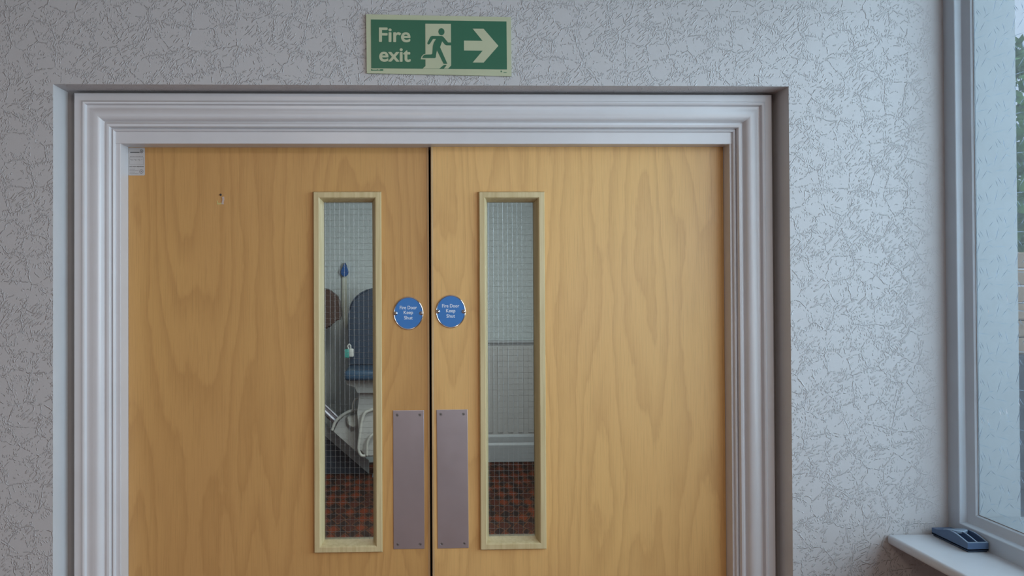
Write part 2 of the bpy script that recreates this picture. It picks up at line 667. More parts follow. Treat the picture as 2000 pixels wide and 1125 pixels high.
def rect_ring(bm, o, i, y0, y1, mi=0):
    """slab o=(x0,x1,z0,z1) with the rectangular hole i"""
    def r(q, y):
        return [bm.verts.new(p) for p in ((q[0], y, q[2]), (q[1], y, q[2]), (q[1], y, q[3]), (q[0], y, q[3]))]
    a, b, c, d = r(o, y0), r(i, y0), r(o, y1), r(i, y1)
    for k in range(4):
        j = (k+1) % 4
        for q in ((a[k], a[j], b[j], b[k]), (c[k], c[j], d[j], d[k]), (a[k], a[j], c[j], c[k]), (b[k], b[j], d[j], d[k])):
            bm.faces.new(q).material_index = mi


def text_mesh(name, body, cx, base_z, y, cap, width, mat, parent, off=.0, ext=.0002, rot=0, align='CENTER'):
    c = bpy.data.curves.new(name, 'FONT')
    c.body = body
    c.size = 1
    c.resolution_u = 6
    t = bpy.data.objects.new(name, c)
    COL.objects.link(t)
    bpy.context.view_layer.update()
    me = bpy.data.meshes.new_from_object(t.evaluated_get(bpy.context.evaluated_depsgraph_get()))
    bpy.data.objects.remove(t)
    xs = [v.co.x for v in me.vertices]
    x0, x1 = min(xs), max(xs)
    k = .729                                     # cap height of the built in font at size 1
    sz = cap/k
    sx = width/(x1-x0)
    for v in me.vertices:
        X = (v.co.x - (x0+x1)/2)*sx
        Z = v.co.y*sz
        v.co = Vector((cx + X*math.cos(rot) - Z*math.sin(rot), y, base_z + Z*math.cos(rot) + X*math.sin(rot)))
    bm = bmesh.new()
    shifts = [(0, 0)] if not off else [(off*sx*math.cos(i*PI/4), off*sz*.8*math.sin(i*PI/4)) for i in range(8)] + [(0, 0)]
    for k_, (dx, dz) in enumerate(shifts):       # overlapping copies make the bold weight
        b2 = bmesh.new()
        b2.from_mesh(me)
        r = bmesh.ops.extrude_face_region(b2, geom=list(b2.faces))
        for v in [g for g in r['geom'] if isinstance(g, bmesh.types.BMVert)]:
            v.co.y -= ext + k_*.00001
        bmesh.ops.recalc_face_normals(b2, faces=b2.faces)
        bmesh.ops.translate(b2, verts=b2.verts, vec=(dx, 0, dz))
        m2 = bpy.data.meshes.new('t')
        b2.to_mesh(m2)
        b2.free()
        bm.from_mesh(m2)
        bpy.data.meshes.remove(m2)
    o = from_bm(name, bm, mat, recalc=False)
    bpy.data.meshes.remove(me)
    if parent:
        keep(o, parent)
    return o


def screw(bm_head, bm_slot, x, y, z, r, ang):
    lathe_y(bm_head, [(0, -.0002), (r*.55, -.0003), (r*.74, -.0003), (r*.80, -.00005), (r*.88, -.00005), (r*.95, -.0003), (r, .0004)], (x, y, z), 20)
    for a in (ang, ang+PI/2):
        q = []
        for u, v in ((-.42, -.10), (.42, -.10), (.42, .10), (-.42, .10)):
            q.append((x + r*(u*math.cos(a) - v*math.sin(a)), z + r*(u*math.sin(a) + v*math.cos(a))))
        prism(bm_slot, q, y-.00040, y+.0004)


def door(name, x0, x1, yf, hole_outer, plate, mat, kind_label, lip_side):
    root = empty(name, ((x0+x1)/2, yf, 0))
    tag(root, kind_label, 'door', kind='structure')
    vx0, vx1, vz0, vz1 = hole_outer
    ih = (vx0+.014, vx1-.014, vz0+.014, vz1-.014)
    bm = bmesh.new()
    lx0, lx1 = (x0, x1-.0045) if lip_side > 0 else (x0+.0045, x1)
    rect_ring(bm, (lx0, lx1, .006, 1.9560), ih, yf, yf+.044)
    keep(from_bm('door_leaf', bm, mat), root)
    bm = bmesh.new()
    if lip_side > 0:
        box(bm, x1-.0045, x1, yf-.0002, yf+.044, .006, 1.9560, .0008)
    else:
        box(bm, x0, x0+.0045, yf-.0002, yf+.044, .006, 1.9560, .0008)
    keep(from_bm('edge_lipping', bm, M['lip']), root)
    # vision panel bead: mitred, proud of the face, sloping in to the glass
    bp = [(0, .001), (0, -.0065), (.0018, -.0092), (.0125, -.0098), (.0142, -.0085), (.0150, -.006), (.0212, .0155), (.0212, .022)]
    bm = bmesh.new()
    sweep_frame(bm, [(o, yf+y) for o, y in bp], vx0, vx1, vz0, vz1)
    keep(tag(from_bm('glazing_bead', bm, M['bead'], smooth=True), 'pale wooden bead framing the glass'), root)
    bm = bmesh.new()
    sweep_frame(bm, [(o, yf+.044-y) for o, y in bp], vx0, vx1, vz0, vz1)
    keep(tag(from_bm('glazing_bead', bm, M['bead'], smooth=True), 'pale wooden bead on the hall side'), root)
    g = .0205
    gx0, gx1, gz0, gz1 = vx0+g, vx1-g, vz0+g, vz1-g
    bm = bmesh.new()
    box(bm, gx0, gx1, yf+.0190, yf+.0194, gz0, gz1)
    gl = keep(tag(from_bm('vision_glass', bm, M['wglass']), 'clear glass with a square wire grid'), root)
    # wires inside the glass
    bm = bmesh.new()
    yw = yf + .0175
    step = .01085
    nx = int((gx1-gx0)/step)
    ox = gx0 + .0035
    k = 0
    x = ox
    while x < gx1:
        pts = [(x, yw, gz0), (x, yw, gz1)]
        tube(bm, pts, .00021, 5)
        x += step
    z = gz0 + .006
    crimp = .0007
    while z < gz1:
        pts = []
        n = int((gx1-gx0)/step*6)
        for i in range(n+1):
            xx = gx0 + (gx1-gx0)*i/n
            pts.append((xx, yw + crimp*math.cos(2*PI*(xx-ox)/step), z + .35*crimp*math.sin(2*PI*(xx-ox)/step)))
        tube(bm, pts, .00023, 4)
        z += .01305
    gw = from_bm('wire_grid', bm, M['wire'], smooth=True)
    keep(gw, root)
    # push plate
    (px0, px1, pz0, pz1, rot) = plate
    bm = bmesh.new()
    box(bm, px0, px1, yf-.0016, yf+.0001, pz0, pz1, .0007, 2)
    cx, cz = (px0+px1)/2, (pz0+pz1)/2
    hb, sb = bmesh.new(), bmesh.new()
    for sx in (-1, 1):
        for sz in (-1, 1):
            screw(hb, sb, cx + sx*((px1-px0)/2-.0095), yf-.0016, cz + sz*((pz1-pz0)/2-.0105), .0036, random.random()*1.5)
    for q in (bm, hb, sb):
        bmesh.ops.rotate(q, verts=q.verts, cent=(cx, yf, cz), matrix=Matrix.Rotation(rot, 3, 'Y'))
    pl = keep(tag(from_bm('push_plate', bm, M['plate']), 'satin metal push plate with a screw in each corner'), root)
    # split the four screws into sub-parts of the plate
    for src, mt, nm in ((hb, M['steel'], 'screw'), (sb, M['slot'], 'screw_slot')):
        per = len(src.verts)//4
        src.verts.ensure_lookup_table()
        me = bpy.data.meshes.new(nm)
        src.to_mesh(me)
        src.free()
        for i in range(4):
            b2 = bmesh.new()
            b2.from_mesh(me)
            b2.verts.ensure_lookup_table()
            bmesh.ops.delete(b2, geom=[v for v in b2.verts if not (i*per <= v.index < (i+1)*per)], context='VERTS')
            o = from_bm(nm, b2, mt, smooth=(nm == 'screw'))
            o.parent = pl
            o.matrix_parent_inverse = Matrix.Identity(4)
    return root


YL, YRD = .122, .112
pa, pb = W(768.6, 1072.5, y=YL), W(828, 801, y=YL)
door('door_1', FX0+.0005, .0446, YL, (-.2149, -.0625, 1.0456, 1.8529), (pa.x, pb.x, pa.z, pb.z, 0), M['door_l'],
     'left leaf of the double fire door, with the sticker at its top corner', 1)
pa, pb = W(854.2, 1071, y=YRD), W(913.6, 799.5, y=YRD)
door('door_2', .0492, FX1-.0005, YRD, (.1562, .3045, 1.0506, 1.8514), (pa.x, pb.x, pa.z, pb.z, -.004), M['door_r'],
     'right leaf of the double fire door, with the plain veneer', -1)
# near-black strip painted in for the shade between the leaves
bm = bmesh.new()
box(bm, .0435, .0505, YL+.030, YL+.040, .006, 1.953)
tag(from_bm('trim_5', bm, M['dark']), label='near-black strip standing in for the shade between the two doors', kind='structure')

# ------------------------------------------------------------------ round fire door signs


def disc(px, py, yf, label):
    c = W(px, py, y=yf)
    root = empty('fire_door_sign', c)
    tag(root, label, 'sign')
    root['group'] = 'round blue fire door signs'
    s = (yf - CAM.y)/1475
    rx, rz = 29.3*s, 32.6*s
    y0 = yf
    bm = bmesh.new()
    lathe_y(bm, [(1., 0), (1., -.0012), (.985, -.0020), (.955, -.0024), (.93, -.0021), (.92, -.0016), (0, -.0016)], (c.x, y0, c.z), 72, rx, rz)
    keep(from_bm('rim', bm, M['chrome'], smooth=True), root)
    bm = bmesh.new()
    lathe_y(bm, [(.925, -.0014), (.915, -.0019), (0, -.0019)], (c.x, y0, c.z), 72, rx, rz)
    keep(from_bm('blue_face', bm, M['blue']), root)
    for sx in (-1, 1):
        bm = bmesh.new()
        xx = c.x + sx*rx*.865
        lathe_y(bm, [(.0046, -.0016), (.0046, -.0024), (.0038, -.0028), (.0034, -.0024)], (xx, y0, c.z), 24)
        lathe_y(bm, [(.0034, -.0022), (.0030, -.0036), (.0018, -.0046), (0, -.0049)], (xx, y0, c.z), 24)
        so = keep(tag(from_bm('screw', bm, M['chrome'], smooth=True), 'domed chrome screw'), root)
        bm = bmesh.new()
        for a in (0.3, 0.3+PI/2):
            q = [(xx + .0016*u*math.cos(a)-.0003*v*math.sin(a), c.z + .0016*u*math.sin(a)+.0003*v*math.cos(a)) for u, v in ((-1, -1), (1, -1), (1, 1), (-1, 1))]
            prism(bm, q, y0-.0050, y0-.0040)
        o = from_bm('screw_slot', bm, M['slot'])
        o.parent = so
        o.matrix_parent_inverse = Matrix.Identity(4)
    for body, wpx, dz in (('Fire Door', 33.2, -8.0), ('Keep', 18.0, 1.5), ('Shut', 16.6, 11.9)):
        text_mesh('lettering', body, c.x, c.z - dz*s, y0-.0019, 6.9*s, wpx*s, M['white'], root, off=.012, ext=.0002)
    return root


disc(797.6, 611.8, YL, 'round blue Fire Door Keep Shut sign on the left door, beside the clear vision panel')
disc(880.2, 608.4, YRD, 'round blue Fire Door Keep Shut sign on the right door leaf')

# ------------------------------------------------------------------ green fire exit sign
o0 = W(715.3, 29, y=-.003)
U = (0-CAM.y)/1475/6.25
ROTS = -.0040


def sg(px, py):
    dx, dz = (px-95)*U, -(py-120)*U
    dz -= dx*.0115
    return (o0.x + dx, o0.z + dz)


root = empty('fire_exit_sign', (o0.x, -.003, o0.z))
tag(root, 'green and cream Fire exit sign with arrow on the wall above the doors', 'sign')
bm = bmesh.new()
prism(bm, [sg(93, 118), sg(1866, 122), sg(1868, 846), sg(100, 836)], -.0052, -.0004)
keep(from_bm('backing_board', bm, M['cream']), root)
bm = bmesh.new()
prism(bm, [sg(152, 180), sg(1810, 176), sg(1812, 766), sg(154, 776)], -.0055, -.0051)
keep(from_bm('green_panel', bm, M['green']), root)


def poly(name, pts, y, mat, label=None):
    bm = bmesh.new()
    prism(bm, [sg(a, b) for a, b in pts], y, y+.0003)
    o = keep(from_bm(name, bm, mat), root)
    if label:
        o['label'] = label


poly('doorway_symbol', [(815, 222), (1128, 219), (1128, 728), (1092, 766), (1040, 766), (1076, 722), (1045, 722), (1028, 730), (985, 768), (782, 770), (815, 740)], -.0058, M['cream'], 'cream doorway of the pictogram')
poly('foot_outline', [(757, 658), (768, 622), (792, 598), (818, 590), (818, 660)], -.0058, M['cream'])
fig = [(895, 370), (1018, 369), (1036, 380), (1092, 447), (1128, 447), (1128, 482), (1070, 483), (1052, 473), (1020, 434), (994, 506), (1082, 708),
       (1036, 709), (956, 545), (945, 600), (942, 632), (930, 642), (775, 643), (783, 620), (802, 603), (822, 600), (888, 597), (899, 588), (905, 500),
       (916, 455), (944, 407), (908, 408), (869, 468), (852, 477), (838, 466), (842, 450), (878, 380)]
poly('running_figure', fig, -.0061, M['green'], 'green running figure')
poly('figure_head', [(1012+37*math.cos(a*PI/16), 317+43*math.sin(a*PI/16)) for a in range(32)], -.0061, M['green'])
poly('arrow', [(1287, 421), (1515, 420), (1393, 272), (1527, 271), (1708, 478), (1527, 686), (1393, 687), (1515, 541), (1287, 542)], -.0058, M['cream'], 'cream arrow pointing right')
for body, bx, by, wd in (('Fire', 441, 447, 372), ('exit', 443, 688, 372)):
    x, z = sg(bx, by)
    text_mesh('lettering', body, x, z, -.0055, 178*U, wd*U, M['cream'], root, off=.024, ext=.0003, rot=-.006)
poly('maker_mark', [(153, 786), (300, 785), (300, 806), (153, 808)], -.0055, M['greenmark'], 'tiny green printed mark in the lower left corner')
poly('maker_mark', [(168, 790), (222, 789), (222, 797), (168, 798)], -.0057, M['cream'])
poly('maker_mark', [(230, 792), (240, 789), (262, 789), (262, 797), (230, 800)], -.0057, M['cream'])
poly('maker_mark', [(1770, 800), (1808, 799), (1808, 808), (1770, 809)], -.0055, M['greenmark'], 'tiny green printed mark in the lower right corner')
poly('maker_mark', [(1742+9*math.cos(a*PI/6), 791+11*math.sin(a*PI/6)) for a in range(12)], -.0055, M['greenmark'])

# ------------------------------------------------------------------ sticker on the left door
a, b = W(250.6, 342.6, y=YL), W(283.0, 288.6, y=YL)
sw, sh = b.x-a.x, b.z-a.z
root = empty('door_label', (a.x, YL, a.z))
tag(root, 'small white printed fire resistance sticker in the top left corner of the left door', 'sticker')
bm = bmesh.new()
r = .0022
pts = []
for cx, cz, a0 in ((b.x-r, b.z-r, 0), (a.x+r, b.z-r, 90), (a.x+r, a.z+r, 180), (b.x-r, a.z+r, 270)):
    for k in range(5):
        t = math.radians(a0 + k*22.5)
        pts.append((cx + r*math.cos(t), cz + r*math.sin(t)))
prism(bm, pts, YL-.0004, YL+.0001)
keep(from_bm('paper', bm, M['sticker']), root)


def sk(u, v):
    return a.x + u*sw, b.z - v*sh


def strip(name, u0, u1, v0, v1, mat):
    bm = bmesh.new()
    x0, z1 = sk(u0, v0)
    x1, z0 = sk(u1, v1)
    prism(bm, [(x0, z0), (x1, z0), (x1, z1), (x0, z1)], YL-.00055, YL-.0003)
    return bm


keep(from_bm('printed_heading', strip('print', .12, .68, .155, .180, M['ink']), M['ink']), root)
bm = bmesh.new()
for k in range(9):                       # two faint lines of small print under the heading
    x0, z1 = sk(.10+.09*k, .305)
    x1, z0 = sk(.10+.09*k+.065, .322)
    prism(bm, [(x0, z0), (x1, z0), (x1, z1), (x0, z1)], YL-.00055, YL-.0003)
for k, ln in enumerate((.28, .50, .34, .50)):
    u = .08
    while u < .08+ln:
        x0, z1 = sk(u, .765+.055*k)
        x1, z0 = sk(u+.05, .782+.055*k)
        prism(bm, [(x0, z0), (x1, z0), (x1, z1), (x0, z1)], YL-.00055, YL-.0003)
        u += .068
keep(from_bm('small_print', bm, M['inkpale']), root)
bm = bmesh.new()
for u0, u1, v0, v1 in ((.07, .93, .345, .352), (.07, .93, .605, .612), (.07, .085, .345, .612), (.915, .93, .345, .612)):
    x0, z1 = sk(u0, v0)
    x1, z0 = sk(u1, v1)
    prism(bm, [(x0, z0), (x1, z0), (x1, z1), (x0, z1)], YL-.00055, YL-.0003)
for k, u in enumerate([.12+.075*i for i in range(10)]):
    x0, z1 = sk(u, .415+.012*((k*7) % 3))
    x1, z0 = sk(u+.055, .435+.012*((k*5) % 3))
    prism(bm, [(x0, z0), (x1, z0), (x1, z1), (x0, z1)], YL-.00055, YL-.0003)
keep(from_bm('printed_box', bm, M['inkpale']), root)
x, z = sk(.5, .700)
text_mesh('lettering', 'DO NOT REMOVE', x, z, YL-.0004, .045*sh, .86*sw, M['ink'], root, off=.02, ext=.0001)
for (u, v, rr, mt) in ((.80, .125, .0036, 'ink'), (.79, .86, .0044, 'inkpale')):
    bm = bmesh.new()
    x, z = sk(u, v)
    lathe_y(bm, [(rr, -.0003), (rr, -.00055), (rr*.72, -.00055), (rr*.72, -.0003)], (x, YL, z), 28, 1, 1.1)
    lathe_y(bm, [(rr*.35, -.0003), (rr*.35, -.00055), (0, -.00055)], (x, YL, z), 16)
    keep(from_bm('round_mark', bm, M[mt]), root)

# ------------------------------------------------------------------ nail and torn remnant on the left door


def at(px, py):
    q = W(px, py, y=YL)
    return (q.x, q.z)


c = at(431.2, 380.5)
bm = bmesh.new()
lathe_y(bm, [(.0023, .0002), (.0024, -.0012), (.0016, -.0022), (0, -.0025)], (c[0], YL, c[1]), 14)
tag(from_bm('nail', bm, M['slot'], smooth=True), 'small dark nail head on the left door above the torn paper', 'nail')
root = empty('torn_paper_scrap', (at(424, 400)[0], YL, at(424, 400)[1]))
tag(root, 'torn scrap of pale paper and yellowed tape stuck on the left door below the nail', 'paper scrap')
bm = bmesh.new()
prism(bm, [at(*q) for q in ((433.4, 385), (437.6, 383.8), (438.2, 389), (436.8, 395.5), (437.4, 399), (432.6, 399), (433.6, 394), (434.6, 389))], YL-.0011, YL+.0001)
keep(from_bm('paper_strip', bm, M['scrap']), root)
bm = bmesh.new()
prism(bm, [at(*q) for q in ((424, 391.8), (425.4, 391.8), (426, 396.4), (436.8, 396.2), (437, 399.2), (424, 399.4))], YL-.0006, YL+.0001)
keep(from_bm('tape_edge', bm, M['tape']), root)

# ------------------------------------------------------------------ side window
root = empty('window_1', (XR, 0, WZ0))
tag(root, 'window with patterned glass beside the double doors', 'window', kind='structure')


def sweep_window(prof, mat, name):
    """profile (inset, x) swept round the opening in the side wall"""
    bm = bmesh.new()
    rows = []
    for o, x in prof:
        rows.append([bm.verts.new((x, yy, zz)) for yy, zz in ((WY1-o, WZ0+o), (WY1-o, WZ1-o), (WY0+o, WZ1-o), (WY0+o, WZ0+o))])
    for r0, r1 in zip(rows, rows[1:]):
        for k in range(4):
            j = (k+1) % 4
            bm.faces.new((r0[k], r0[j], r1[j], r1[k]))
    return keep(from_bm(name, bm, mat, smooth=True), root)


sweep_window([(.0, XR+.0255), (0, XR), (.0312, XR), (.0325, XR+.0012), (.0345, XR+.0135), (.0375, XR+.0150), (.0520, XR+.0195), (.0545, XR+.0235), (.0545, XR+.0255)], M['upvc'], 'window_frame')
bm = bmesh.new()
box(bm, XR+.0242, XR+.0250, WY0+.045, WY1-.045, WZ0+.045, WZ1-.045)
# raised dashes pressed into the room side, repeating every 48 x 76 mm
TILE = [(0.000, .000, .010, .027), (.015, .002, .030, .018), (-.002, -.011, .030, -.012), (.008, -.026, .018, -.040), (.024, -.027, .030, -.046),
        (.004, -.030, .010, -.043), (.024, -.052, .041, -.047), (.030, .018, .042, .012), (.034, -.020, .045, -.010)]
gx = XR+.0242
iy = 0
while iy < 36:
    for iz in range(-1, 19):
        for (ya, za, yb, zb_) in TILE:
            jit = random.uniform(-.0015, .0015)
            oy = WY1-.058 - iy*.048 - jit
            oz = WZ0+.06 + iz*.076 + (iy % 3)*.0253 + jit
            A = Vector((gx, oy-ya, oz+za))
            B = Vector((gx, oy-yb, oz+zb_))
            if min(A.y, B.y) < WY0+.06 or max(A.y, B.y) > WY1-.056 or min(A.z, B.z) < WZ0+.056 or max(A.z, B.z) > WZ1-.056:
                continue
            mid = (A+B)/2
            A, B = mid + (A-mid)*1.2, mid + (B-mid)*1.2
            d = (B-A).normalized()
            nn = Vector((0, -d.z, d.y))*.00065
            C0 = (A+B)/2 + Vector((-.0009, 0, 0))
            ring = [A, (A+B)/2+nn, B, (A+B)/2-nn]
            vs = [bm.verts.new(q) for q in ring]
            vc = bm.verts.new(C0)
            for k in range(4):
                f = bm.faces.new((vs[k], vs[(k+1) % 4], vc))
                f.material_index = 1
            f = bm.faces.new(vs[::-1])
            f.material_index = 1
    iy += 1
keep(tag(from_bm('window_glass', bm, [M['winglass'], M['ridge']]), 'obscured glass with a raised dash pattern'), root)
# dark sealant line round the glass
bm = bmesh.new()
rows = []
for o, x in ((.0535, XR+.0232), (.0560, XR+.0236), (.0560, XR+.0242)):
    rows.append([bm.verts.new((x, yy, zz)) for yy, zz in ((WY1-o, WZ0+o), (WY1-o, WZ1-o), (WY0+o, WZ1-o), (WY0+o, WZ0+o))])
for r0, r1 in zip(rows, rows[1:]):
    for k in range(4):
        j = (k+1) % 4
        bm.faces.new((r0[k], r0[j], r1[j], r1[k]))
keep(tag(from_bm('glazing_seal', bm, M['gap']), 'thin dark seal round the glass'), root)
# sill board
bm = bmesh.new()
box(bm, 1.012, XR+.045, WY0-.06, -.0005, WZ0-.020, WZ0, .006, 4)
keep(from_bm('window_sill', bm, M['sill'], smooth=True), root)

# ------------------------------------------------------------------ plastic holder on the sill
HX0, HX1, HY0, HY1 = 1.1020, 1.1440, -.1150, -.0120
root = empty('plastic_holder', ((HX0+HX1)/2, (HY0+HY1)/2, WZ0))
tag(root, 'slate blue plastic holder with two open slots lying on the window sill', 'holder')
zb = WZ0 + .0002


def top(t):      # t 0 front .. 1 back
    return .0195 + .0095*math.sin(PI*min(1, t*1.15))**1.2 - .003*t


# outer shell with two troughs: side walls, divider, floor, ends, deck
bm = bmesh.new()
n = 18
L = HY1-HY0


def wall_strip(x0, x1, t0, t1, z0=.004):
    pts = [(HY0+L*t0, zb+z0)]
    pts += [(HY0+L*(t0+(t1-t0)*k/n), zb+top(t0+(t1-t0)*k/n)) for k in range(n+1)]
    pts += [(HY0+L*t1, zb+z0)]
    prism(bm, pts, x0, x1, 'yz')


wall_strip(HX0, HX0+.0022, 0, 1)
wall_strip(HX1-.0022, HX1, 0, 1)
wall_strip(HX0+.0195, HX0+.0215, .02, .5)
wall_strip(HX0+.002, HX1-.002, .50, .97)
wall_strip(HX0+.002, HX1-.002, 0, .022)
wall_strip(HX0+.002, HX1-.002, .97, 1)
box(bm, HX0, HX1, HY0, HY1, zb+.0035, zb+.0065)
keep(from_bm('holder_body', bm, M['tidy']), root)
bm = bmesh.new()
box(bm, HX0+.0015, HX1-.0015, HY0+.0015, HY1-.0015, zb, zb+.0035, .001)
keep(from_bm('holder_base', bm, M['navy']), root)
bm = bmesh.new()
cy = HY0 + L*.60
rings = []
for r_, dz in ((.0185, -.004), (.0190, .0005), (.0180, .0016), (.0, .0018)):
    ring = []
    for k in range(36):
        x = (HX0+HX1)/2 + r_*1.06*math.cos(2*PI*k/36)
        y = cy + r_*1.15*math.sin(2*PI*k/36)
        ring.append(bm.verts.new((x, y, zb + top((y-HY0)/L) + dz)))
    rings.append(ring)
for r0, r1 in zip(rings, rings[1:]):
    for k in range(36):
        bm.faces.new((r0[k], r0[(k+1) % 36], r1[(k+1) % 36], r1[k]))
bmesh.ops.remove_doubles(bm, verts=bm.verts, dist=1e-5)
keep(tag(from_bm('round_lid', bm, M['tidytop'], smooth=True), 'paler round lid'), root)
bm = bmesh.new()
for x0, x1 in ((HX0-.0002, HX0+.0024), (HX0+.0193, HX0+.0217), (HX1-.0024, HX1+.0002)):
    pts = [(HY0+L*.46*k/8, zb+top(.46*k/8)+.0006) for k in range(9)]
    pts += [(HY0+L*.46*k/8, zb+top(.46*k/8)-.0006) for k in range(8, -1, -1)]
    prism(bm, pts, x0, x1, 'yz')
box(bm, HX0, HX1, HY0-.0003, HY0+.0024, zb+top(0)-.0006, zb+top(0)+.0006)
keep(tag(from_bm('slot_rim', bm, M['tidytop']), 'paler rim round the two slots'), root)

# ------------------------------------------------------------------ outside, seen through the edge of the patterned glass
bm = bmesh.new()
box(bm, 1.6, 14, -6, 14, -.4, -.3)
tag(from_bm('ground', bm, M['ground']), kind='structure')
bm = bmesh.new()
for row in range(6):
    z0 = .95 + row*.16
    x = 4.0 + (row % 2)*.2
    while x < 9:
        box(bm, x, x+.39, 5.3, 5.5, z0, z0+.15, .012, 1)
        x += .4
root = empty('garden_wall', (6.4, 5.4, -.3))
tag(root, 'sandy block garden wall on a grey base outside the patterned window', 'wall')
keep(from_bm('block_courses', bm, M['fence']), root)
bm = bmesh.new()
box(bm, 3.98, 9.1, 5.26, 5.54, -.3, .95, .02)
keep(tag(from_bm('wall_base', bm, M['ground']), 'dark grey rendered base'), root)
root = empty('garden_tree', (6.2, 6.6, -.3))
tag(root, 'green leafy tree standing behind the sandy garden wall outside', 'tree')
bm = bmesh.new()
for k in range(3200):
    th, ph = random.uniform(0, 2*PI), math.acos(random.uniform(-1, 1))
    rr = random.uniform(.75, 1.0)
    c = Vector((6.2 + 2.0*rr*math.sin(ph)*math.cos(th), 6.6 + .9*rr*math.sin(ph)*math.sin(th), 3.1 + 1.2*rr*math.cos(ph)))
    d = Vector((random.uniform(-1, 1), random.uniform(-1, 1), random.uniform(-1, 1))).normalized()*.12
    e = d.cross(Vector((random.uniform(-1, 1), random.uniform(-1, 1), random.uniform(-1, 1)))).normalized()*.055
    bm.faces.new([bm.verts.new(c-d), bm.verts.new(c+e), bm.verts.new(c+d), bm.verts.new(c-e)])
keep(from_bm('foliage', bm, M['leaf'], recalc=False), root)
bm = bmesh.new()
for k in range(7):
    tube(bm, [(6.2+random.uniform(-.2, .2), 6.6, -.3), (6.2+random.uniform(-.6, .6), 6.6+random.uniform(-.2, .2), 1.0), (6.2+random.uniform(-1.4, 1.4), 6.6+random.uniform(-.4, .4), 3.3)], [.05, .04, .015], 7)
keep(from_bm('stem', bm, M['bark']), root)

# ------------------------------------------------------------------ hall beyond the doors
HY = 5.35
bm = bmesh.new()
box(bm, -3.0, 1.4, HY, HY+.1, 0, 2.75)
tag(from_bm('wall_hall_back', bm, M['hallwall']), kind='structure')
bm = bmesh.new()
box(bm, -3.1, -3.0, TH, HY, 0, 2.75)
tag(from_bm('wall_hall_left', bm, M['hallpanel']), kind='structure')
bm = bmesh.new()
box(bm, 1.33, 1.4, TH, HY, 0, 2.75)
tag(from_bm('wall_hall_right', bm, M['hallpanel']), kind='structure')
bm = bmesh.new()
box(bm, -3.0, 1.33, TH, HY, -.06, 0)
tag(from_bm('floor_hall', bm, M['carpet']), kind='structure')
bm = bmesh.new()
box(bm, -3.0, 1.33, TH, HY, 2.65, 2.75)
tag(from_bm('ceiling_hall', bm, M['plaster']), kind='structure')
# dado rail, reeded dado and skirting on the right hand part of the hall wall
DX0 = -.25
bm = bmesh.new()
prism(bm, [(HY, 1.062), (HY-.018, 1.064), (HY-.026, 1.078), (HY-.040, 1.090), (HY-.040, 1.100), (HY-.022, 1.108), (HY, 1.110)], DX0, 1.33, 'yz')
tag(from_bm('trim_6', bm, M['hallskirt']), label='pale dado rail on the hall wall', kind='structure')
bm = bmesh.new()
box(bm, DX0, 1.33, HY-.012, HY, .24, 1.062)
x = DX0+.02
while x < 1.27:
    box(bm, x, x+.052, HY-.021, HY-.010, .26, 1.05, .004, 1)
    x += .094
tag(from_bm('trim_7', bm, M['hallpanel']), label='reeded grey dado panelling under the rail in the hall', kind='structure')
bm = bmesh.new()
prism(bm, [(HY, 0), (HY-.032, 0), (HY-.032, .150), (HY-.022, .172), (HY-.022, .225), (HY-.012, .245), (HY, .25)], DX0, 1.33, 'yz')
tag(from_bm('baseboard_hall', bm, M['hallskirt']), kind='structure')

# staircase rising to the left
SY0, SY1 = 4.95, HY-.001


def h(px, py, y=4.95):
    q = W(px, py, y=y)
    return (q.x, q.z)


foot = h(716, 906, SY0)
slope = math.tan(math.radians(50))


def sline(x, off):
    return foot[1] + (foot[0]-x)*.84 + off


root = empty('staircase', (foot[0], SY0, 0))
tag(root, 'dark sided staircase rising to the left beyond the left door', 'staircase')
bm = bmesh.new()
x1 = -2.2
prism(bm, [(foot[0]+.02, .001), (x1, .001), (x1, sline(x1, .02)), (foot[0]+.02, .02)], SY0+.01, SY0+.03)
keep(tag(from_bm('side_panel', bm, M['stairdark']), 'dark side panel under the string'), root)
bm = bmesh.new()
prism(bm, [(foot[0]+.02, .001), (x1, sline(x1, .0)), (x1, sline(x1, .10)), (foot[0]+.02, .11)], SY0-.012, SY0+.012)
keep(tag(from_bm('string_board', bm, M['stair']), 'grey sloping string board'), root)
k = 0
x = foot[0] - .05
while x > -2.0:
    z1 = sline(x, -.06)
    bm = bmesh.new()
    box(bm, x-.17, x, SY0+.032, SY1, max(.001, z1-.19), z1+.02)
    keep(from_bm('tread', bm, M['stairdark']), root)
    x -= .171

# stairlift
LY = 4.80
root = empty('stairlift', (foot[0], LY, 0))
tag(root, 'stairlift with navy seat and pale grey carriage at the foot of the stairs', 'stairlift')


def g(px, py):
    return h(px, py, LY)


bm = bmesh.new()
a_, b_ = g(722, 892), g(560, 738)
for dz, r_ in ((0, .022), (.055, .016)):
    tube(bm, [(a_[0], LY+.06, max(.03, a_[1])+dz), (b_[0], LY+.06, b_[1]+dz)], r_, 10)
prism(bm, [(a_[0], max(.01, a_[1])-.0), (b_[0], b_[1]), (b_[0], b_[1]+.055), (a_[0], max(.01, a_[1])+.055)], LY+.05, LY+.07)
keep(tag(from_bm('rail', bm, M['railm'], smooth=True), 'silver sloping rail'), root)
bm = bmesh.new()
f_ = g(738, 905)
tube(bm, [(f_[0], LY+.06, .012), (f_[0], LY+.06, a_[1]+.03)], .02, 10)
tube(bm, [(a_[0]-.02, LY+.06, a_[1]+.03), (f_[0], LY+.06, a_[1]+.03)], .02, 10)
box(bm, f_[0]-.05, f_[0]+.05, LY, LY+.12, 0, .012, .003)
keep(from_bm('floor_bracket', bm, M['railm'], smooth=True), root)
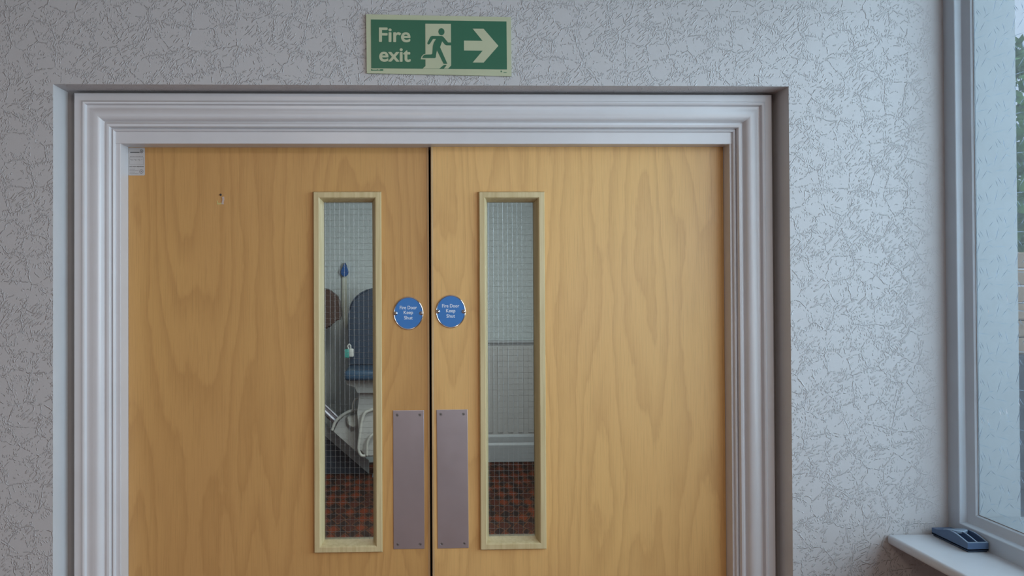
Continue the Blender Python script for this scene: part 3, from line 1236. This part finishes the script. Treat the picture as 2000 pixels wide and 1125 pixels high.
# seat back with a domed top
cx = 737
bm = bmesh.new()
pts = [g(680, 716)] + [g(680, 640)]
for k in range(17):
    t = PI - PI*k/16
    pts.append(g(cx + 57*math.cos(t)*(1 if abs(math.cos(t)) < .99 else 1), 612 - 50*math.sin(t)))
pts += [g(794, 640), g(794, 716)]
prism(bm, pts, LY+.02, LY+.10)
bmesh.ops.bevel(bm, geom=[e for e in bm.edges if abs(e.verts[0].co.y-e.verts[1].co.y) < 1e-6], offset=.015, segments=3, affect='EDGES')
keep(tag(from_bm('backrest', bm, M['navy'], smooth=True), 'navy padded backrest with a rounded top'), root)
p0, p1 = g(679, 733), g(796, 713)
bm = bmesh.new()
box(bm, p0[0], p1[0], LY-.38, LY+.10, p0[1], p1[1], .03, 4)
keep(tag(from_bm('seat', bm, M['navyseat'], smooth=True), 'navy seat cushion'), root)
bm = bmesh.new()
prism(bm, [g(681, 733), g(681, 744), g(697, 750), g(702, 760), g(772, 760), g(777, 750), g(793, 744), g(793, 733)], LY-.22, LY+.08)
keep(from_bm('seat_housing', bm, M['liftgrey']), root)
bm = bmesh.new()
prism(bm, [g(702, 760), g(700, 800), g(703, 872), g(716, 885), g(762, 885), g(770, 800), g(770, 760)], LY-.14, LY+.05)
bmesh.ops.bevel(bm, geom=list(bm.edges), offset=.012, segments=2, affect='EDGES')
keep(from_bm('carriage', bm, M['liftgrey'], smooth=True), root)
bm = bmesh.new()
prism(bm, [g(652, 842), g(662, 822), g(674, 811), g(690, 804), g(702, 800), g(702, 876), g(716, 892), g(706, 890)], LY-.02, LY+.045)
keep(tag(from_bm('side_cover', bm, M['liftgrey']), 'grey side cover of the carriage'), root)


def arc(pts, r_, name, lab=None, y=LY-.05):
    bm = bmesh.new()
    P_ = [Vector((g(*q)[0], y, g(*q)[1])) for q in pts]
    out = []
    for i in range(len(P_)-1):
        q0, q1, q2, q3 = P_[max(i-1, 0)], P_[i], P_[i+1], P_[min(i+2, len(P_)-1)]
        for s in range(6):
            t = s/6
            out.append(.5*((2*q1)+(q2-q0)*t+(2*q0-5*q1+4*q2-q3)*t*t+(3*q1-q0-3*q2+q3)*t**3))
    out.append(P_[-1])
    tube(bm, out, r_, 9)
    o = keep(from_bm(name, bm, M['liftwhite'], smooth=True), root)
    if lab:
        o['label'] = lab


arc([(650, 838), (656, 822), (668, 810), (684, 801), (702, 797)], .012, 'cover_trim', 'cream curved trim')
arc([(690, 798), (691, 785), (697, 777), (704, 775)], .009, 'folded_arm', 'cream folded arm', LY-.06)
arc([(742, 790), (727, 794), (715, 800), (709, 816), (705, 845), (703, 868), (708, 880), (716, 881)], .012, 'foot_hoop', 'cream hoop in front of the carriage', LY-.17)
arc([(744, 835), (728, 842), (720, 856), (719, 880)], .010, 'foot_hoop', 'cream inner hoop', LY-.18)
bm = bmesh.new()
prism(bm, [g(678, 812), g(700, 806), g(703, 828), g(690, 834), g(680, 828)], LY-.06, LY-.02)
bmesh.ops.bevel(bm, geom=list(bm.edges), offset=.01, segments=2, affect='EDGES')
keep(tag(from_bm('motor_cover', bm, M['liftwhite'], smooth=True), 'cream motor cover'), root)

# small fob hung on the seat
bm = bmesh.new()
root = empty('remote_fob', (g(680, 700)[0], LY-.02, g(680, 700)[1]))
tag(root, 'small white and turquoise fob hanging at the left edge of the stairlift backrest', 'fob')
box(bm, g(671, 0)[0], g(680, 0)[0], LY-.035, LY-.005, g(0, 703)[1], g(0, 686)[1], .006, 2)
keep(tag(from_bm('turquoise_side', bm, M['teal'], smooth=True), 'turquoise left half'), root)
bm = bmesh.new()
box(bm, g(679.5, 0)[0], g(689, 0)[0], LY-.035, LY+.0, g(0, 702)[1], g(0, 685)[1], .012, 3)
keep(from_bm('fob_body', bm, M['fobwhite'], smooth=True), root)
bm = bmesh.new()
tube(bm, [(g(679, 0)[0], LY-.02, g(0, 686)[1]), (g(677, 0)[0], LY-.02, g(0, 680)[1]), (g(680, 0)[0], LY-.02, g(0, 676)[1]), (g(683, 0)[0], LY-.02, g(0, 679)[1]), (g(683, 0)[0], LY-.02, g(0, 686)[1])], .006, 8)
keep(from_bm('loop', bm, M['fobwhite'], smooth=True), root)

# blue holder on the wall with a cream strap
wy = HY-.002


def q(px, py):
    return h(px, py, wy)


c0 = q(673, 531)
root = empty('wall_hook', (c0[0], wy, c0[1]))
tag(root, 'blue teardrop wall hook with a cream strap hanging below it on the hall wall', 'hook')
bm = bmesh.new()
pts = [q(674.5, 512), q(676.5, 520), q(680, 527), q(681.5, 532), q(679, 538), q(673.5, 541), q(668, 538), q(665.6, 532), q(667.5, 526), q(672, 520)]
prism(bm, pts, wy-.05, wy)
bmesh.ops.bevel(bm, geom=list(bm.edges), offset=.006, segments=2, affect='EDGES')
keep(from_bm('hook_body', bm, M['holderblue'], smooth=True), root)
bm = bmesh.new()
prism(bm, [q(669, 540), q(677.5, 540), q(678, 640), q(673, 641), q(668.5, 600)], wy-.022, wy-.010)
keep(tag(from_bm('strap', bm, M['strap']), 'cream hanging strap'), root)

# dark brown bag at the left
y_ = 4.9
bm = bmesh.new()
pts = [h(*p_, y_) for p_ in ((600, 575), (618, 562), (636, 562), (650, 570), (663, 583), (665, 604), (667, 622), (661, 628), (651, 625), (643, 643), (628, 640), (606, 630), (598, 600))]
prism(bm, pts, y_-.06, y_+.10)
bmesh.ops.bevel(bm, geom=list(bm.edges), offset=.018, segments=3, affect='EDGES')
root = empty('leather_bag', (h(632, 600, y_)[0], y_, h(632, 640, y_)[1]))
tag(root, 'dark brown rounded leather bag beside the cream strap in the hall', 'bag')
keep(from_bm('bag_body', bm, M['brown'], smooth=True), root)
bm = bmesh.new()
a_, b_ = h(608, 575, y_), h(640, 566, y_)
top_z = h(625, 510, y_)[1]
tube(bm, [(a_[0], y_, a_[1]), (a_[0]+.03, y_+.1, (a_[1]+top_z)/2), ((a_[0]+b_[0])/2-.04, HY-.04, top_z)], .006, 7)
keep(from_bm('bag_strap', bm, M['brown'], smooth=True), root)

# ------------------------------------------------------------------ added ceiling lights, unseen fittings for the fill lamps
for nm, x, y, zc, lab in (('added_ceiling_light', -.35, -2.1, ZC, 'added round opal ceiling light, unseen, in the room in front of the doors'), ('added_ceiling_light', .1, 3.0, 2.65, 'added round opal ceiling light, unseen, in the hall beyond the doors')):
    root = empty(nm, (x, y, zc))
    tag(root, lab, 'ceiling light')
    bm = bmesh.new()
    rings = []
    for r_, dz in ((.0, -.045), (.10, -.042), (.15, -.030), (.17, -.008), (.17, 0)):
        rings.append([bm.verts.new((x+max(r_, 1e-4)*math.cos(2*PI*k/32), y+max(r_, 1e-4)*math.sin(2*PI*k/32), zc+dz)) for k in range(32)])
    for r0, r1 in zip(rings, rings[1:]):
        for k in range(32):
            bm.faces.new((r0[k], r0[(k+1) % 32], r1[(k+1) % 32], r1[k]))
    keep(from_bm('opal_cover', bm, M['lamp'], smooth=True), root)
